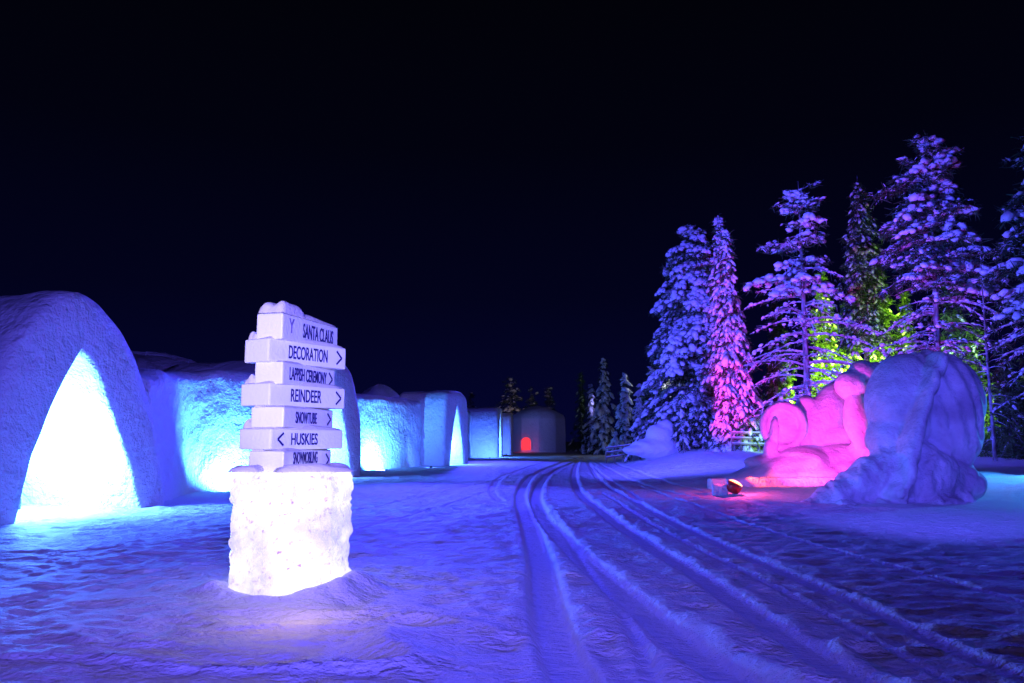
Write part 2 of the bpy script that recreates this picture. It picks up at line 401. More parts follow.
for k, (txt, arrow, pc, pl, pr, yt, yb, dn, df, (t0, tw)) in enumerate(BOARDS):
    ct = at(pc, yt, dn); cb = at(pc, yb, dn); fr = at(pr, (yt + yb) / 2 + 5, df)
    z1, z0 = ct.z, cb.z
    A = Vector((ct.x, dn, 0)); B = Vector((fr.x, df, 0))
    u = (B - A).normalized(); L = (B - A).length
    n = Vector((u.y, -u.x, 0))                       # out of the lettered face
    s_ = (pl - 512) / F / 0.992; w = (s_ * A.y - A.x) / (-n.x + s_ * n.y)
    w = abs(w)
    Hb = z1 - z0
    cen = (A + B) / 2 - n * w / 2
    rot = Matrix((u, -n, Vector((0, 0, 1)))).transposed()  # local x = along, y = back
    mb = MB(); mb.box((cen.x - PIL.x, cen.y - PIL.y, (z0 + z1) / 2), (L, w, Hb - 0.004), rot, 0.018)
    bo = mb.build('direction_board', M_board, post, smooth=False)
    tag(bo, {'none': 'ice board lettered %s', '>': 'ice board lettered %s with an arrow to the right', '<': 'ice board lettered %s with an arrow to the left'}[arrow] % txt)
    # face frame: x along u, y up, z outward
    Mf = Matrix.Translation(Vector((A.x - PIL.x, A.y - PIL.y, z0)) + n * 0.001) @ Matrix((u, Vector((0, 0, 1)), n)).transposed().to_4x4()
    text_mesh(txt, L * tw, Hb * 0.58, M_ink, bo, Mf @ Matrix.Translation((L * t0, Hb * (0.36 if k == 6 else 0.22), 0.001)))
    if arrow == '>': chevron(bo, Mf, L, Hb, L * 0.865, 1)
    if arrow == '<': chevron(bo, Mf, L, Hb, L * 0.16, -1)
    if k == 0:
        text_mesh('Y', L * 0.09, Hb * 0.55, M_faint, bo, Mf @ Matrix.Translation((L * 0.10, Hb * 0.3, 0.001)), 'faded_mark')
    # snow lying on the board
    Mc = Matrix.Translation(Vector((cen.x - PIL.x, cen.y - PIL.y, z1 - 0.004))) @ rot.to_4x4()
    if k == 0:
        lump('snow_cap', 0, 0, L * 1.0, w * 1.02, 0.06, M_cap, bo, Mc, 3)
        lump('snow_cap', -L * 0.30, 0, L * 0.40, w * 1.0, 0.12, M_cap, bo, Mc @ Matrix.Translation((0, 0, 0.01)), 7)
    else:
        lump('snow_cap', 0, 0, L * 0.99, w * 0.99, 0.05 if k % 2 else 0.035, M_cap, bo, Mc, 5 * k)
        if k % 2 == 0: pass
        lump('snow_cap', -L * 0.40, w * 0.28, L * 0.16, w * 0.36, 0.10, M_cap, bo, Mc, 9 * k)
lump('snow_cap', 0.16, -0.36, 0.80, 0.34, 0.075, M_cap, post, Matrix.Translation((0, 0, 1.265)) @ Matrix.Rotation(R(24), 4, 'Z'), 3)
lump('snow_cap', -0.40, -0.26, 0.32, 0.34, 0.06, M_cap, post, Matrix.Translation((0, 0, 1.265)), 12)
lamp('column_lamp', 'POINT', (PIL.x + 0.5, PIL.y - 1.6, 0.5), 9, (1.0, 0.66, 0.62), size=0.3)

# ------------------------------------------------------------------ snow tunnels and walls
NRM = Vector((0.966, -0.257, 0)).normalized()
def superell(a, Wd, H, m):
    c, s = math.cos(a), math.sin(a)
    return (Wd * math.copysign(abs(c) ** (2 / m), c), H * max(s, 0) ** (2 / m))
def tunnel(name, label, c, wid, H, inner, L, mo=2.4, mi=1.45, n=NRM, lean=0.0, seed=0, power=900, rough=0.10):
    """c = middle of the mouth on the ground; mouth looks along n"""
    root = empty(name, (c[0], c[1], 0), label, 'snow tunnel', 'entrance tunnels of the snow village')
    t = Vector((-n.y, n.x, 0)); iw, ih = inner
    K = 72; secs = []
    depth_in = min(L - 0.8, 4.5)
    for d in np.linspace(depth_in, 0.25, 9): secs.append((d, iw * (1 + 0.03 * d), ih * (1 + 0.02 * d), mi, 0))
    secs.append((0.08, iw * 1.0, ih * 1.0, mi, 0)); secs.append((0.0, iw * 1.02, ih * 1.03, mi, 0))
    for q in (0.25, 0.5, 0.75): secs.append((-0.02, iw + (wid - iw) * q, ih + (H - ih) * q, mi + (mo - mi) * q, 1))
    secs.append((0.04, wid * 0.955, H * 0.97, mo, 1)); secs.append((0.16, wid * 0.99, H * 0.995, mo, 1)); secs.append((0.4, wid * 1.0, H * 1.0, mo, 1))
    for d in np.linspace(0.9, L, 14): secs.append((d, wid * (1 + 0.012 * d), H * (1 - 0.004 * d), mo, 1))
    V = []
    for j, (d, w_, h_, m_, o_) in enumerate(secs):
        for i in range(K + 1):
            a = math.pi * i / K
            u, z = superell(a, w_, h_, m_)
            s_arc = a * 3.0
            dd = d
            r_ = rough * float(fbm(np.array(s_arc * 1.1 + seed * 7), np.array(d * 1.1 + o_ * 5 + seed), 71, 3))
            k = 1 + r_ * 0.75 / max(w_, 1)
            nd = rough * 0.5 * float(vn(np.array(s_arc * 2.2), np.array(j * 1.3), 77)) if 9 <= j <= 15 else 0
            p = t * (u * k + lean * z) - n * (dd + nd)
            V.append((p.x, p.y, z * k - 0.12 + (0.12 * z / h_)))
    Fc = [(j * (K + 1) + i, j * (K + 1) + i + 1, (j + 1) * (K + 1) + i + 1, (j + 1) * (K + 1) + i) for j in range(len(secs) - 1) for i in range(K)]
    Fc.append(tuple(range(K + 1))[::-1])
    Fc.append(tuple(range((len(secs) - 1) * (K + 1), len(secs) * (K + 1))))
    mk('shell', V, Fc, M_pack, root)
    # floodlight standing on the floor just inside
    mb = MB(); q = -n * 2.0
    mb.box((q.x, q.y, 0.17), (0.3, 0.3, 0.26), None, 0.03); mb.build('lamp_housing', M_metal, root)
    for dist, pw, z in ((1.2, power, 1.1), (2.6, power * 0.6, 0.9)):
        lp = lamp('tunnel_lamp', 'POINT', (c[0] - n.x * dist, c[1] - n.y * dist, z), pw, AQUA, size=0.35)
    return root

tunnel('snow_tunnel', 'nearest snow tunnel at the left edge, with a tall pointed glowing mouth', (-9.22, 17.6), 2.75, 4.85, (1.72, 3.5), 9, mo=1.75, mi=1.25, seed=1, power=3600, lean=-0.09)
tunnel('snow_tunnel', 'snow tunnel directly behind the direction signpost, mostly hidden by its boards', (-7.35, 33.0), 2.9, 5.0, (1.75, 3.7), 7, mo=2.6, seed=2, power=1500)
tunnel('snow_tunnel', 'boxy snow tunnel halfway down the row, with a narrow glowing slit of a mouth', (-3.55, 52.2), 2.5, 4.75, (1.35, 3.75), 3.2, mo=5, mi=1.3, seed=3, power=1500, rough=0.05)
tunnel('snow_tunnel', 'second farthest snow tunnel, low and square with a thin bright edge', (-1.05, 73.5), 2.4, 4.55, (1.4, 4.0), 3.6, mo=6, mi=1.6, seed=4, power=1500, rough=0.05, n=Vector((0.997, -0.075, 0)))
tunnel('snow_tunnel', 'farthest snow tunnel, a thin blue slab next to the round snow building', (0.0, 89.0), 2.2, 4.5, (1.3, 4.0), 1.6, mo=6, mi=1.6, seed=5, power=1500, rough=0.05, n=Vector((0.998, -0.06, 0)))

def wall(label, pts, H, thick=1.6, rough=0.12, seed=0, h0=1.0):
    pts = catmull(pts, 10); P = np.array(pts)
    c = P.mean(0); root = empty('snow_wall', (c[0], c[1], 0), label, 'snow wall', 'snow walls between the entrance tunnels')
    tn = np.gradient(P, axis=0); tn /= np.linalg.norm(tn, axis=1)[:, None]; nn = np.stack([tn[:, 1], -tn[:, 0]], -1)
    prof = [(0.12, -0.2), (0.10, 0.0)] + [(0.06 * (1 - q), H * q * 0.93) for q in np.linspace(0.06, 1, 18)] + \
           [(-0.08, H * 0.97), (-0.25, H), (-0.6, H * 1.01), (-1.1, H * 1.0), (-thick, H * 0.96), (-thick, -0.2)]
    V = []
    for i in range(len(P)):
        for j, (o, z) in enumerate(prof):
            r_ = rough * float(fbm(np.array(i * 0.35 + seed), np.array(z * 1.3 + j * .2), 81, 3))
            zz = (z + (0.22 * float(vn(np.array(i * 0.25 + seed), np.array(0.0), 83)) * (z / H) if z > 0 else 0)) * (h0 + (1 - h0) * min(1, i / len(P) * 1.6))
            V.append((P[i, 0] - c[0] + nn[i, 0] * (o + r_), P[i, 1] - c[1] + nn[i, 1] * (o + r_), zz))
    m = len(prof)
    Fc = [(i * m + j, (i + 1) * m + j, (i + 1) * m + j + 1, i * m + j + 1) for i in range(len(P) - 1) for j in range(m - 1)]
    Fc += [tuple(range(m)), tuple(range((len(P) - 1) * m, len(P) * m))[::-1]]
    mk('wall_face', V, Fc, M_pack, root)
    return root
wall('high snow wall with a blue lit alcove, between the nearest tunnel and the signpost', [(-8.9, 19.6), (-9.35, 22), (-9.9, 24.6), (-9.3, 26.2), (-8.3, 28.4), (-8.2, 31)], 3.85, seed=1, h0=0.84)
wall('snow wall with a pool of bright light at its foot, just right of the signpost', [(-7.9, 36.5), (-8.2, 40), (-7.6, 43), (-6.3, 46.5), (-5.6, 49.5)], 3.95, seed=9)
wall('short dark stretch of snow wall left of the second farthest tunnel', [(-4.0, 55), (-4.6, 60), (-4.0, 66), (-3.6, 71)], 4.1, seed=17)
wall('small stretch of snow wall just before the farthest tunnel', [(-2.0, 76), (-2.2, 80), (-1.9, 87)], 4.1, seed=23)

def dome(label, c, r, H, e=1.6, seed=0, m=2.2):
    root = empty('snow_dome', (c[0], c[1], 0), label, 'snow dome', 'rounded snow roofs behind the walls')
    V = []; A, B = 64, 22
    for j in range(B + 1):
        f = j / B * math.pi / 2
        for i in range(A):
            a = 2 * math.pi * i / A
            k = 1 + 0.05 * float(fbm(np.array(math.cos(a) * 3 + seed), np.array(math.sin(a) * 3 + f * 2), 91, 3))
            V.append((math.cos(a) * r * e * math.cos(f) ** (2 / m) * k, math.sin(a) * r * math.cos(f) ** (2 / m) * k, H * math.sin(f) ** (2 / m) * k - .1))
    Fc = [(j * A + i, j * A + (i + 1) % A, (j + 1) * A + (i + 1) % A, (j + 1) * A + i) for j in range(B) for i in range(A)]
    mk('roof', V, Fc, M_pack, root); return root
dome('dark rounded snow roof rising behind the wall beside the nearest tunnel', (-17.5, 38), 5.0, 5.75, 1.1, 1)
dome('dim low snow roof behind the wall, seen left of the signpost boards', (-14.0, 44), 4.0, 5.2, 1.2, 4)
dome('dim pointed snow roof rising above the wall right of the signpost', (-9.6, 58), 3.6, 5.6, 1.0, 7, 1.7)

# wall foot lamps
def flood_fixture(label, c, power, color, target, cat='floodlight', z=0.0, body=M_metal, glass=M_lamp, kind='SPOT', angle=150, s=0.42, name='floodlight', group=None):
    d = Vector((target[0] - c[0], target[1] - c[1], 0)); rz = math.atan2(d.y, d.x)
    z0 = hz(c[0], c[1]) - 0.02
    root = empty(name, (c[0], c[1], z0), label, cat, group, rz)
    mb = MB(); T = Matrix.Rotation(R(-25), 3, 'Y')
    mb.box((0, 0, z + 0.12 * s), (0.16 * s, 0.3 * s, 0.22 * s), T, 0.02 * s); mb.build('housing', body, root)
    mb = MB(); mb.box(Vector((0, 0, z + 0.12 * s)) + T @ Vector((0.085 * s, 0, 0)), (0.02 * s, 0.25 * s, 0.17 * s), T, 0.006); mb.build('glass', glass, root)
    mb = MB()
    for q in (-1, 1): mb.tube([(0, q * 0.17 * s, 0), (0, q * 0.17 * s, z + 0.12 * s)], [0.012 * s] * 2, 6)
    mb.tube([(0, -0.17 * s, 0.02), (0, 0.17 * s, 0.02)], [0.012 * s] * 2, 6); mb.build('bracket', M_metal, root)
    p = Vector((c[0], c[1], z0 + z + 0.16)) + d.normalized() * 0.24 * s
    if power: lamp('floodlight_beam', kind, p, power, color, target, 0.08, angle, 0.5)
    return root
g_ = 'floodlights at the feet of the snow walls'
flood_fixture('floodlight at the foot of the wall alcove left of the signpost', (-8.45, 25.9), 2600, (0.06, 0.30, 1.0), (-9.6, 26.4, 1.6), group=g_)
flood_fixture('floodlight at the foot of the wall right of the signpost', (-6.6, 42.5), 4000, (0.06, 0.28, 1.0), (-7.9, 43.6, 1.6), group=g_)
flood_fixture('floodlight on the snow in front of the boxy tunnel side, halfway down the row', (-4.6, 46.0), 420, (0.05, 0.16, 1.0), (-4.7, 51, 2.0), group=g_, angle=120)
flood_fixture('floodlight at the foot of the second farthest tunnel side', (-1.9, 69.0), 900, (0.05, 0.16, 1.0), (-2.4, 74, 2.0), group=g_, angle=120)
flood_fixture('added fill light at the foot of the farthest tunnel, near the round snow building', (-0.6, 84.0), 700, (0.05, 0.14, 1.0), (-0.9, 89, 2.0), group=g_, angle=120)  # made-up fixture, added to turn the farthest tunnel's side blue

# ------------------------------------------------------------------ far round snow building
def round_house():
    c = (3.4, 106.0); root = empty('snow_building', (c[0], c[1], 0), 'round snow building with a red glowing arched doorway at the end of the road', 'snow building')
    N = 10; r = 3.75; V = []
    prof = [(1.0, -0.2), (1.0, 2.5), (0.985, 4.3), (0.93, 4.75), (0.62, 5.35), (0.3, 5.85), (0.0, 6.05)]
    A = 80
    for (k, z) in prof:
        for i in range(A):
            a = 2 * math.pi * i / A; seg = (a + math.pi / N) % (2 * math.pi / N) - math.pi / N
            q = 1 / math.cos(seg) * math.cos(math.pi / N) if k > .9 else 1
            V.append((math.cos(a) * r * k * q, math.sin(a) * r * k * q, z + 0.08 * float(vn(np.array(a * 3), np.array(z), 95))))
    Fc = [(j * A + i, j * A + (i + 1) % A, (j + 1) * A + (i + 1) % A, (j + 1) * A + i) for j in range(len(prof) - 1) for i in range(A)]
    mk('wall', V[:3 * A], Fc[:2 * A], M_pack, root, smooth=False)
    mk('roof', V[2 * A:], [tuple(i - 2 * A for i in f) for f in Fc[2 * A:]], M_pack, root)
    d = at(526, 448, 102.5); base = Vector((d.x - c[0], -r * 0.97 - 0.02 + 0.42, 0.3))
    mb = MB(); arch = [(-0.62, 0), (0.62, 0), (0.62, 1.0)] + [(0.62 * math.cos(a), 1.0 + 0.62 * math.sin(a)) for a in np.linspace(0.2, math.pi - 0.2, 9)] + [(-0.62, 1.0)]
    nA = len(arch)
    mb.add([(base.x + p[0], base.y - 0.30, base.z + p[1]) for p in arch] + [(base.x + p[0], base.y + 0.6, base.z + p[1]) for p in arch],
           [tuple(range(nA))] + [(i, (i + 1) % nA, (i + 1) % nA + nA, i + nA) for i in range(nA)])
    mb.build('doorway', M_redglow, root)
    mb = MB(); path = [(base.x + p[0] * 1.12, base.y - 0.36, base.z + p[1] * 1.06) for p in arch[1:]] + [(base.x - 0.69, base.y - 0.36, base.z)]
    mb.tube(path, [0.12] * len(path), 6); mb.build('door_surround', M_pack, root, smooth=True)
    lamp('doorway_lamp', 'POINT', (c[0] + base.x, c[1] + base.y - 1.0, 0.9), 10, (1, 0.05, 0.08), size=0.3)
    mb = MB(); mb.tube([(0.2, -r * 0.99, 0), (0.2, -r * 0.99, 4.6)], [0.07, 0.05], 6); mb.build('corner_rib', M_pack, root)
round_house()

# ------------------------------------------------------------------ carved sculptures (solid snow shapes fused into one body)
def fuse(name, balls, voxel, mt, root, smooth_it=6, disp=0.0, extra=None):
    bm = bmesh.new()
    for (c, rad, rot) in balls:
        Mx = Matrix.Translation(Vector(c)) @ Matrix.Rotation(R(rot[2]), 4, 'Z') @ Matrix.Rotation(R(rot[1]), 4, 'Y') @ Matrix.Rotation(R(rot[0]), 4, 'X') @ Matrix.Diagonal((*rad, 1))
        bmesh.ops.create_icosphere(bm, subdivisions=4, radius=1.0, matrix=Mx)
    if extra: extra(bm)
    me = bpy.data.meshes.new(name); bm.to_mesh(me); bm.free()
    o = bpy.data.objects.new('tmp', me); C.objects.link(o)
    m = o.modifiers.new('r', 'REMESH'); m.mode = 'VOXEL'; m.voxel_size = voxel
    m = o.modifiers.new('s', 'SMOOTH'); m.factor = 0.6; m.iterations = smooth_it
    dg = bpy.context.evaluated_depsgraph_get(); dg.update()
    me2 = bpy.data.meshes.new_from_object(o.evaluated_get(dg)); bpy.data.objects.remove(o)
    if disp:
        me2.update()
        co = np.empty(len(me2.vertices) * 3, np.float32); me2.vertices.foreach_get('co', co); co = co.reshape(-1, 3)
        no = np.empty(len(me2.vertices) * 3, np.float32); me2.vertices.foreach_get('normal', no); no = no.reshape(-1, 3)
        dsp = disp(co) if callable(disp) else disp * fbm(co[:, 0] * 1.5 + co[:, 1], co[:, 2] * 1.5, 99, 3)
        co = co + no * dsp[:, None]; me2.vertices.foreach_set('co', co.astype(np.float32).ravel()); me2.update()
    me2.name = name; me2.materials.clear(); me2.materials.append(mt)
    me2.polygons.foreach_set('use_smooth', [True] * len(me2.polygons))
    o = bpy.data.objects.new(name, me2); C.objects.link(o); o.parent = root
    return o

def P2(px, py, Y, root):
    p = at(px, py, Y); return (p.x - root.location.x, p.y - root.location.y, p.z - root.location.z)
# big blue one
sb = at(895, 500, 20.6); sb_root = empty('snow_sculpture', (sb.x, sb.y, 0), 'tall blue lit snow sculpture, a smooth humped form draped over a rippled base', 'snow sculpture')
b = []
Y0 = 21.2
def el(px, py, Y, rx, ry, rz_, rot=(0, 0, 0)): b.append((P2(px, py, Y, sb_root), (rx, ry, rz_), rot))
el(903, 402, 21.6, 0.98, 0.85, 1.32, (0, 6, 0))         # left lobe
el(950, 402, 21.45, 0.80, 0.85, 1.30, (0, -6, 0))        # right lobe
el(928, 385, 21.9, 0.9, 0.85, 0.95)
el(890, 440, 21.5, 0.62, 0.6, 0.75)
el(952, 432, 21.4, 0.74, 0.7, 1.0, (0, -4, 0))
el(935, 400, 21.3, 0.5, 0.6, 1.2)
for q in np.linspace(0, 1, 34):                             # the long blade that sweeps down the front
    px = 938 - 41 * q ** 0.75; py = 360 + 134 * q
    el(px, py, 20.92 - 0.32 * q, 0.15 + 0.15 * q, 0.50, 0.24, (0, 0, 0))
el(905, 484, 21.3, 1.5, 0.9, 0.75)                       # base
for q in np.linspace(0, 1, 12): el(890 - 76 * q, 468 + 36 * q, 21.2 - 0.1 * q, 0.62 - 0.30 * q, 0.75 - 0.3 * q, 0.62 - 0.48 * q)
for q in np.linspace(0, 1, 10): el(920 + 36 * q, 468 + 14 * q, 21.3 + 0.3 * q, 0.62, 0.85, 0.72 - 0.2 * q)
el(893, 508, 20.8, 2.0, 0.7, 0.20)
el(945, 505, 20.6, 0.55, 0.4, 0.28)
for px, py, a, hh in ((835, 488, 35, .34), (848, 480, 32, .45), (861, 472, 26, .6), (875, 464, 18, .68), (918, 462, -14, .8), (931, 462, -16, .8), (944, 464, -20, .75), (955, 467, -22, .7), (964, 474, -25, .6)):
    for q in np.linspace(-1, 1, 7):
        el(px - a * 0.35 * q, py + 17 + 26 * hh * q, 20.78 + 0.16 * abs(q - .4), 0.12 + 0.03 * q, 0.20, 0.20)
def blue_disp(co):
    up = np.clip((co[:, 2] - 1.2) / 0.5, 0, 1)
    streak = 0.035 * np.sin((co[:, 0] + 0.25 * co[:, 2]) * 17 + 2 * vn(co[:, 0] * 2, co[:, 2], 3)) * up * np.clip((co[:, 0] - 0.8) * 2, 0, 1)
    low = 0.17 * (1 - up) * fbm(co[:, 0] * 3.6, co[:, 2] * 1.6 + co[:, 1], 12, 3)
    return streak + low + 0.03 * fbm(co[:, 0] * 1.5, co[:, 2] * 1.5, 14, 2)
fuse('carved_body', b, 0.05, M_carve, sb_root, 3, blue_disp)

# pink one
sp_ = at(812, 470, 28); sp_root = empty('snow_sculpture', (sp_.x, sp_.y, 0), 'pink lit snow sculpture with a round dished end, left of the tall blue one', 'snow sculpture')
b = []; el0 = lambda px, py, Y, rx, ry, rz_, rot=(0, 0, 0): b.append((P2(px, py, Y, sp_root), (rx, ry, rz_), rot))
el0(800, 435, 28.3, 0.9, 0.6, 0.9)
el0(822, 425, 28.2, 0.85, 0.65, 1.15, (0, 25, 0))
el0(833, 410, 28.1, 0.72, 0.7, 1.15, (0, 28, 0))
el0(838, 440, 28.0, 0.75, 0.6, 0.9)
el0(806, 404, 28.2, 0.32, 0.35, 0.30)
el0(852, 385, 26.6, 0.56, 0.50, 0.52, (0, 10, 0))       # knob at the top
el0(863, 373, 26.7, 0.50, 0.5, 0.46)
el0(858, 420, 26.4, 0.42, 0.45, 0.95, (0, -6, 0))
el0(878, 400, 26.6, 0.6, 0.5, 1.3)
el0(872, 452, 26.8, 0.7, 0.6, 0.7)
el0(812, 462, 28.0, 2.4, 0.9, 0.42)
for q in np.linspace(0, 1, 16): el0(800 - 64 * q, 462 + 20 * q, 27.9, 1.0 - .3 * q, 1.5 - .5 * q, 0.55 - 0.42 * q)
el0(820, 474, 27.6, 2.6, 1.4, 0.42)
el0(860, 474, 27.2, 1.6, 1.2, 0.6)
el0(845, 462, 27.5, 1.5, 0.9, 0.6)
el0(774, 440, 27.75, 0.16, 0.22, 0.75, (0, 6, 0))        # column inside the dish
el0(770, 452, 27.7, 0.24, 0.3, 0.45)
def ring(bm):
    cx, cy, cz = P2(783, 426, 27.9, sp_root)
    Rm, rm = 0.66, 0.12
    n1, n2 = 40, 14; vs = []
    for i in range(n1):
        a = 2 * math.pi * i / n1
        for j in range(n2):
            q = 2 * math.pi * j / n2
            rr = Rm + rm * math.cos(q)
            p = Vector((rr * math.cos(a), rm * 1.6 * math.sin(q), rr * math.sin(a) * 1.12))
            p = Matrix.Rotation(R(-18), 3, 'Z') @ p
            vs.append(bm.verts.new((cx + p.x, cy + p.y, cz + p.z)))
    for i in range(n1):
        for j in range(n2):
            bm.faces.new([vs[i * n2 + j], vs[((i + 1) % n1) * n2 + j], vs[((i + 1) % n1) * n2 + (j + 1) % n2], vs[i * n2 + (j + 1) % n2]][::-1])
    bmesh.ops.create_icosphere(bm, subdivisions=3, radius=1.0, matrix=Matrix.Translation((cx + .08, cy + 0.34, cz)) @ Matrix.Diagonal((0.74, 0.36, 0.80, 1)))
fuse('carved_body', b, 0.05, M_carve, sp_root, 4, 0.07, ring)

# snow blocks, red lamp, ledge
def snow_block(label, px, py, Y, d, rz):
    p = at(px, py, Y); z = hz(p.x, p.y)
    root = empty('snow_block', (p.x, p.y, z), label, 'snow block', 'snow blocks beside the red lamp', R(rz))
    mb = MB(); mb.box((0, 0, d[2] / 2 - 0.03), d, None, 0.06); mb.build('block', M_pack, root, smooth=True)
    return root
snow_block('farther of two snow blocks, just behind the red lamp and the ledge', 717, 481, 25.2, (0.5, 0.4, 0.36), 12)
snow_block('nearer of two snow blocks, standing left against the red lamp', 720, 496, 23.2, (0.42, 0.36, 0.34), -8)
def red_lamp():
    p = at(734, 494, 23.0); z = hz(p.x, p.y)
    root = empty('red_lamp', (p.x, p.y, z), 'small glowing red lamp bucket on the snow beside the two blocks', 'lamp')
    mb = MB(); T = Matrix.Rotation(R(28), 3, 'Y')
    prof = [(0.10, -0.16), (0.17, -0.12), (0.21, 0.0), (0.22, 0.12)]
    mb.tube([T @ Vector((0, 0, q)) + Vector((0, 0, 0.2)) for _, q in prof], [r for r, _ in prof], 16); mb.build('housing', M_redhouse, root, True)
    mb = MB(); mb.tube([T @ Vector((0, 0, q)) + Vector((0, 0, 0.2)) for q in (0.11, 0.15, 0.19)], [0.20, 0.19, 0.10], 16); mb.build('glass', M_redlamp, root, True)
    lamp('red_lamp_light', 'POINT', (p.x + 0.14, p.y + 0.0, z + 0.62), 90, (1.0, 0.06, 0.25), size=0.1)
    return p
rl = red_lamp()
def ledge():
    a, c_ = at(728, 482, 26.3), at(872, 482, 25.6); a.z = c_.z = 0
    root = empty('snow_ledge', (a.x, a.y, 0), 'long low snow ledge lit red along its top, in front of the pink sculpture', 'snow ledge')
    n = 40; V = []; prof = [(-0.22, -0.1), (-0.18, 0.20), (-0.1, 0.26), (0.1, 0.26), (0.2, 0.18), (0.26, -0.1)]
    for i in range(n + 1):
        q = a.lerp(c_, i / n); zz = hz(q.x, q.y)
        for (o, z) in prof: V.append((q.x, q.y + o + 0.05 * float(vn(np.array(i * .4), np.array(o * 3), 7)), zz + z + 0.04 * float(vn(np.array(i * .5), np.array(o), 8))))
    m = len(prof)
    Fc = [(i * m + j, i * m + j + 1, (i + 1) * m + j + 1, (i + 1) * m + j) for i in range(n) for j in range(m - 1)] + [tuple(range(m))[::-1], tuple(range(n * m, n * m + m))]
    mk('ledge_body', V, Fc, M_pack, root, True, world=True)
ledge()
lamp('ledge_lamp', 'SPOT', (at(728, 476, 26.0).x, 25.8, 0.75), 420, (1.0, 0.07, 0.04), (at(850, 480, 26).x, 26.2, 0.2), 0.05, 60, 0.6)
pk = at(757, 470, 26.9)
flood_fixture('small dark red floodlight at the foot of the pink sculpture', (pk.x, pk.y), 330, PINK, (at(812, 440, 28.3).x, 28.2, 1.6), body=M_redhouse, angle=110, s=0.9)
# pink floods for the sculpture and the forest edge
lamp('pink_flood', 'SPOT', (8.0, 24.2, 0.7), 1900, PINK, (at(845, 430, 28).x, 28.0, 2.3), 0.15, 78, 0.7)
for z_, pp_ in ((4.0, 8000), (8.8, 3200)):
    lamp('pink_tree_flood', 'SPOT', (6.0, 38.5, 1.4), pp_ * 1.25, (1.0, 0.01, 0.38), (at(727, 345, 47).x, 46.5, z_), 0.3, 30, 0.8)
lamp('violet_tree_flood', 'SPOT', (12.5, 33.0, 0.9), 6000, (0.55, 0.04, 0.95), (at(860, 260, 46).x, 46.0, 9.0), 0.3, 66, 0.6)
lamp('cyan_flood', 'SPOT', (19.0, 25.5, 2.6), 2600, (0.04, 0.30, 1.0), (16.4, 25, 0), 0.2, 120, 0.6)

# ------------------------------------------------------------------ snow pile
ml = at(655, 450, 52)
ms = empty('snow_pile', (ml.x, ml.y, 0.4), 'leaning pale blue snow pile at the left end of the forest edge', 'snow pile')
b = []; el1 = lambda px, py, Y, rx, ry, rz_, rot=(0, 0, 0): b.append((P2(px, py, Y, ms), (rx, ry, rz_), rot))
el1(655, 448, 52, 1.6, 1.2, 0.7); el1(660, 438, 52, 0.95, 0.9, 0.9); el1(665, 429, 52, 0.55, 0.6, 0.7, (0, 20, 0)); el1(642, 450, 52, 1.3, 1, 0.35)
fuse('heap', b, 0.1, M_load, ms, 4, 0.15)

# ------------------------------------------------------------------ trees
def ico(sub):
    bm = bmesh.new(); bmesh.ops.create_icosphere(bm, subdivisions=sub, radius=1.0)
    v = np.array([q.co[:] for q in bm.verts]); f = np.array([[w.index for w in q.verts] for q in bm.faces]); bm.free(); return v, f
ICO1 = ico(1); ICO2 = ico(2)
def inst(T, pos, ax, rad, jit=0.22):
    """T template; pos (n,3); ax (n,3) long direction; rad (n,3)"""
    n = len(pos)
    if n == 0: return np.zeros((0, 3)), np.zeros((0, 3), int)
    tv, tf = T
    ax = ax / np.linalg.norm(ax, axis=1)[:, None]
    up = np.tile([0.0, 0, 1.0], (n, 1)); s = np.cross(ax, up); s /= np.linalg.norm(s, axis=1)[:, None] + 1e-6; w = np.cross(s, ax)
    loc = tv[None] * (1 + jit * (rng.random((n, len(tv), 1)) - 0.5) * 2)
    V = pos[:, None] + loc[..., :1] * rad[:, None, :1] * ax[:, None] + loc[..., 1:2] * rad[:, None, 1:2] * s[:, None] + loc[..., 2:3] * rad[:, None, 2:3] * w[:, None]
    Fc = tf[None] + (np.arange(n) * len(tv))[:, None, None]
    return V.reshape(-1, 3), Fc.reshape(-1, 3)
def tufts(pos, ax, size, per=9, spread=0.9):
    """sprays of narrow needle blades"""
    n = len(pos); p = np.repeat(pos, per, 0); a = np.repeat(ax / np.linalg.norm(ax, axis=1)[:, None], per, 0)
    sz = np.repeat(size, per)
    d = a + spread * rng.normal(size=(n * per, 3)) * [1, 1, 0.7]; d /= np.linalg.norm(d, axis=1)[:, None]
    side = np.cross(d, rng.normal(size=d.shape)); side /= np.linalg.norm(side, axis=1)[:, None] + 1e-6
    p = p + rng.normal(size=p.shape) * sz[:, None] * 0.25
    L = sz * rng.uniform(0.6, 1.3, n * per); wd = L * 0.16
    V = np.stack([p - side * wd[:, None] * .5, p + side * wd[:, None] * .5, p + d * L[:, None] + side * wd[:, None] * .15, p + d * L[:, None] - side * wd[:, None] * .15], 1).reshape(-1, 3)
    Fc = np.arange(n * per * 4).reshape(-1, 4)
    return V, Fc

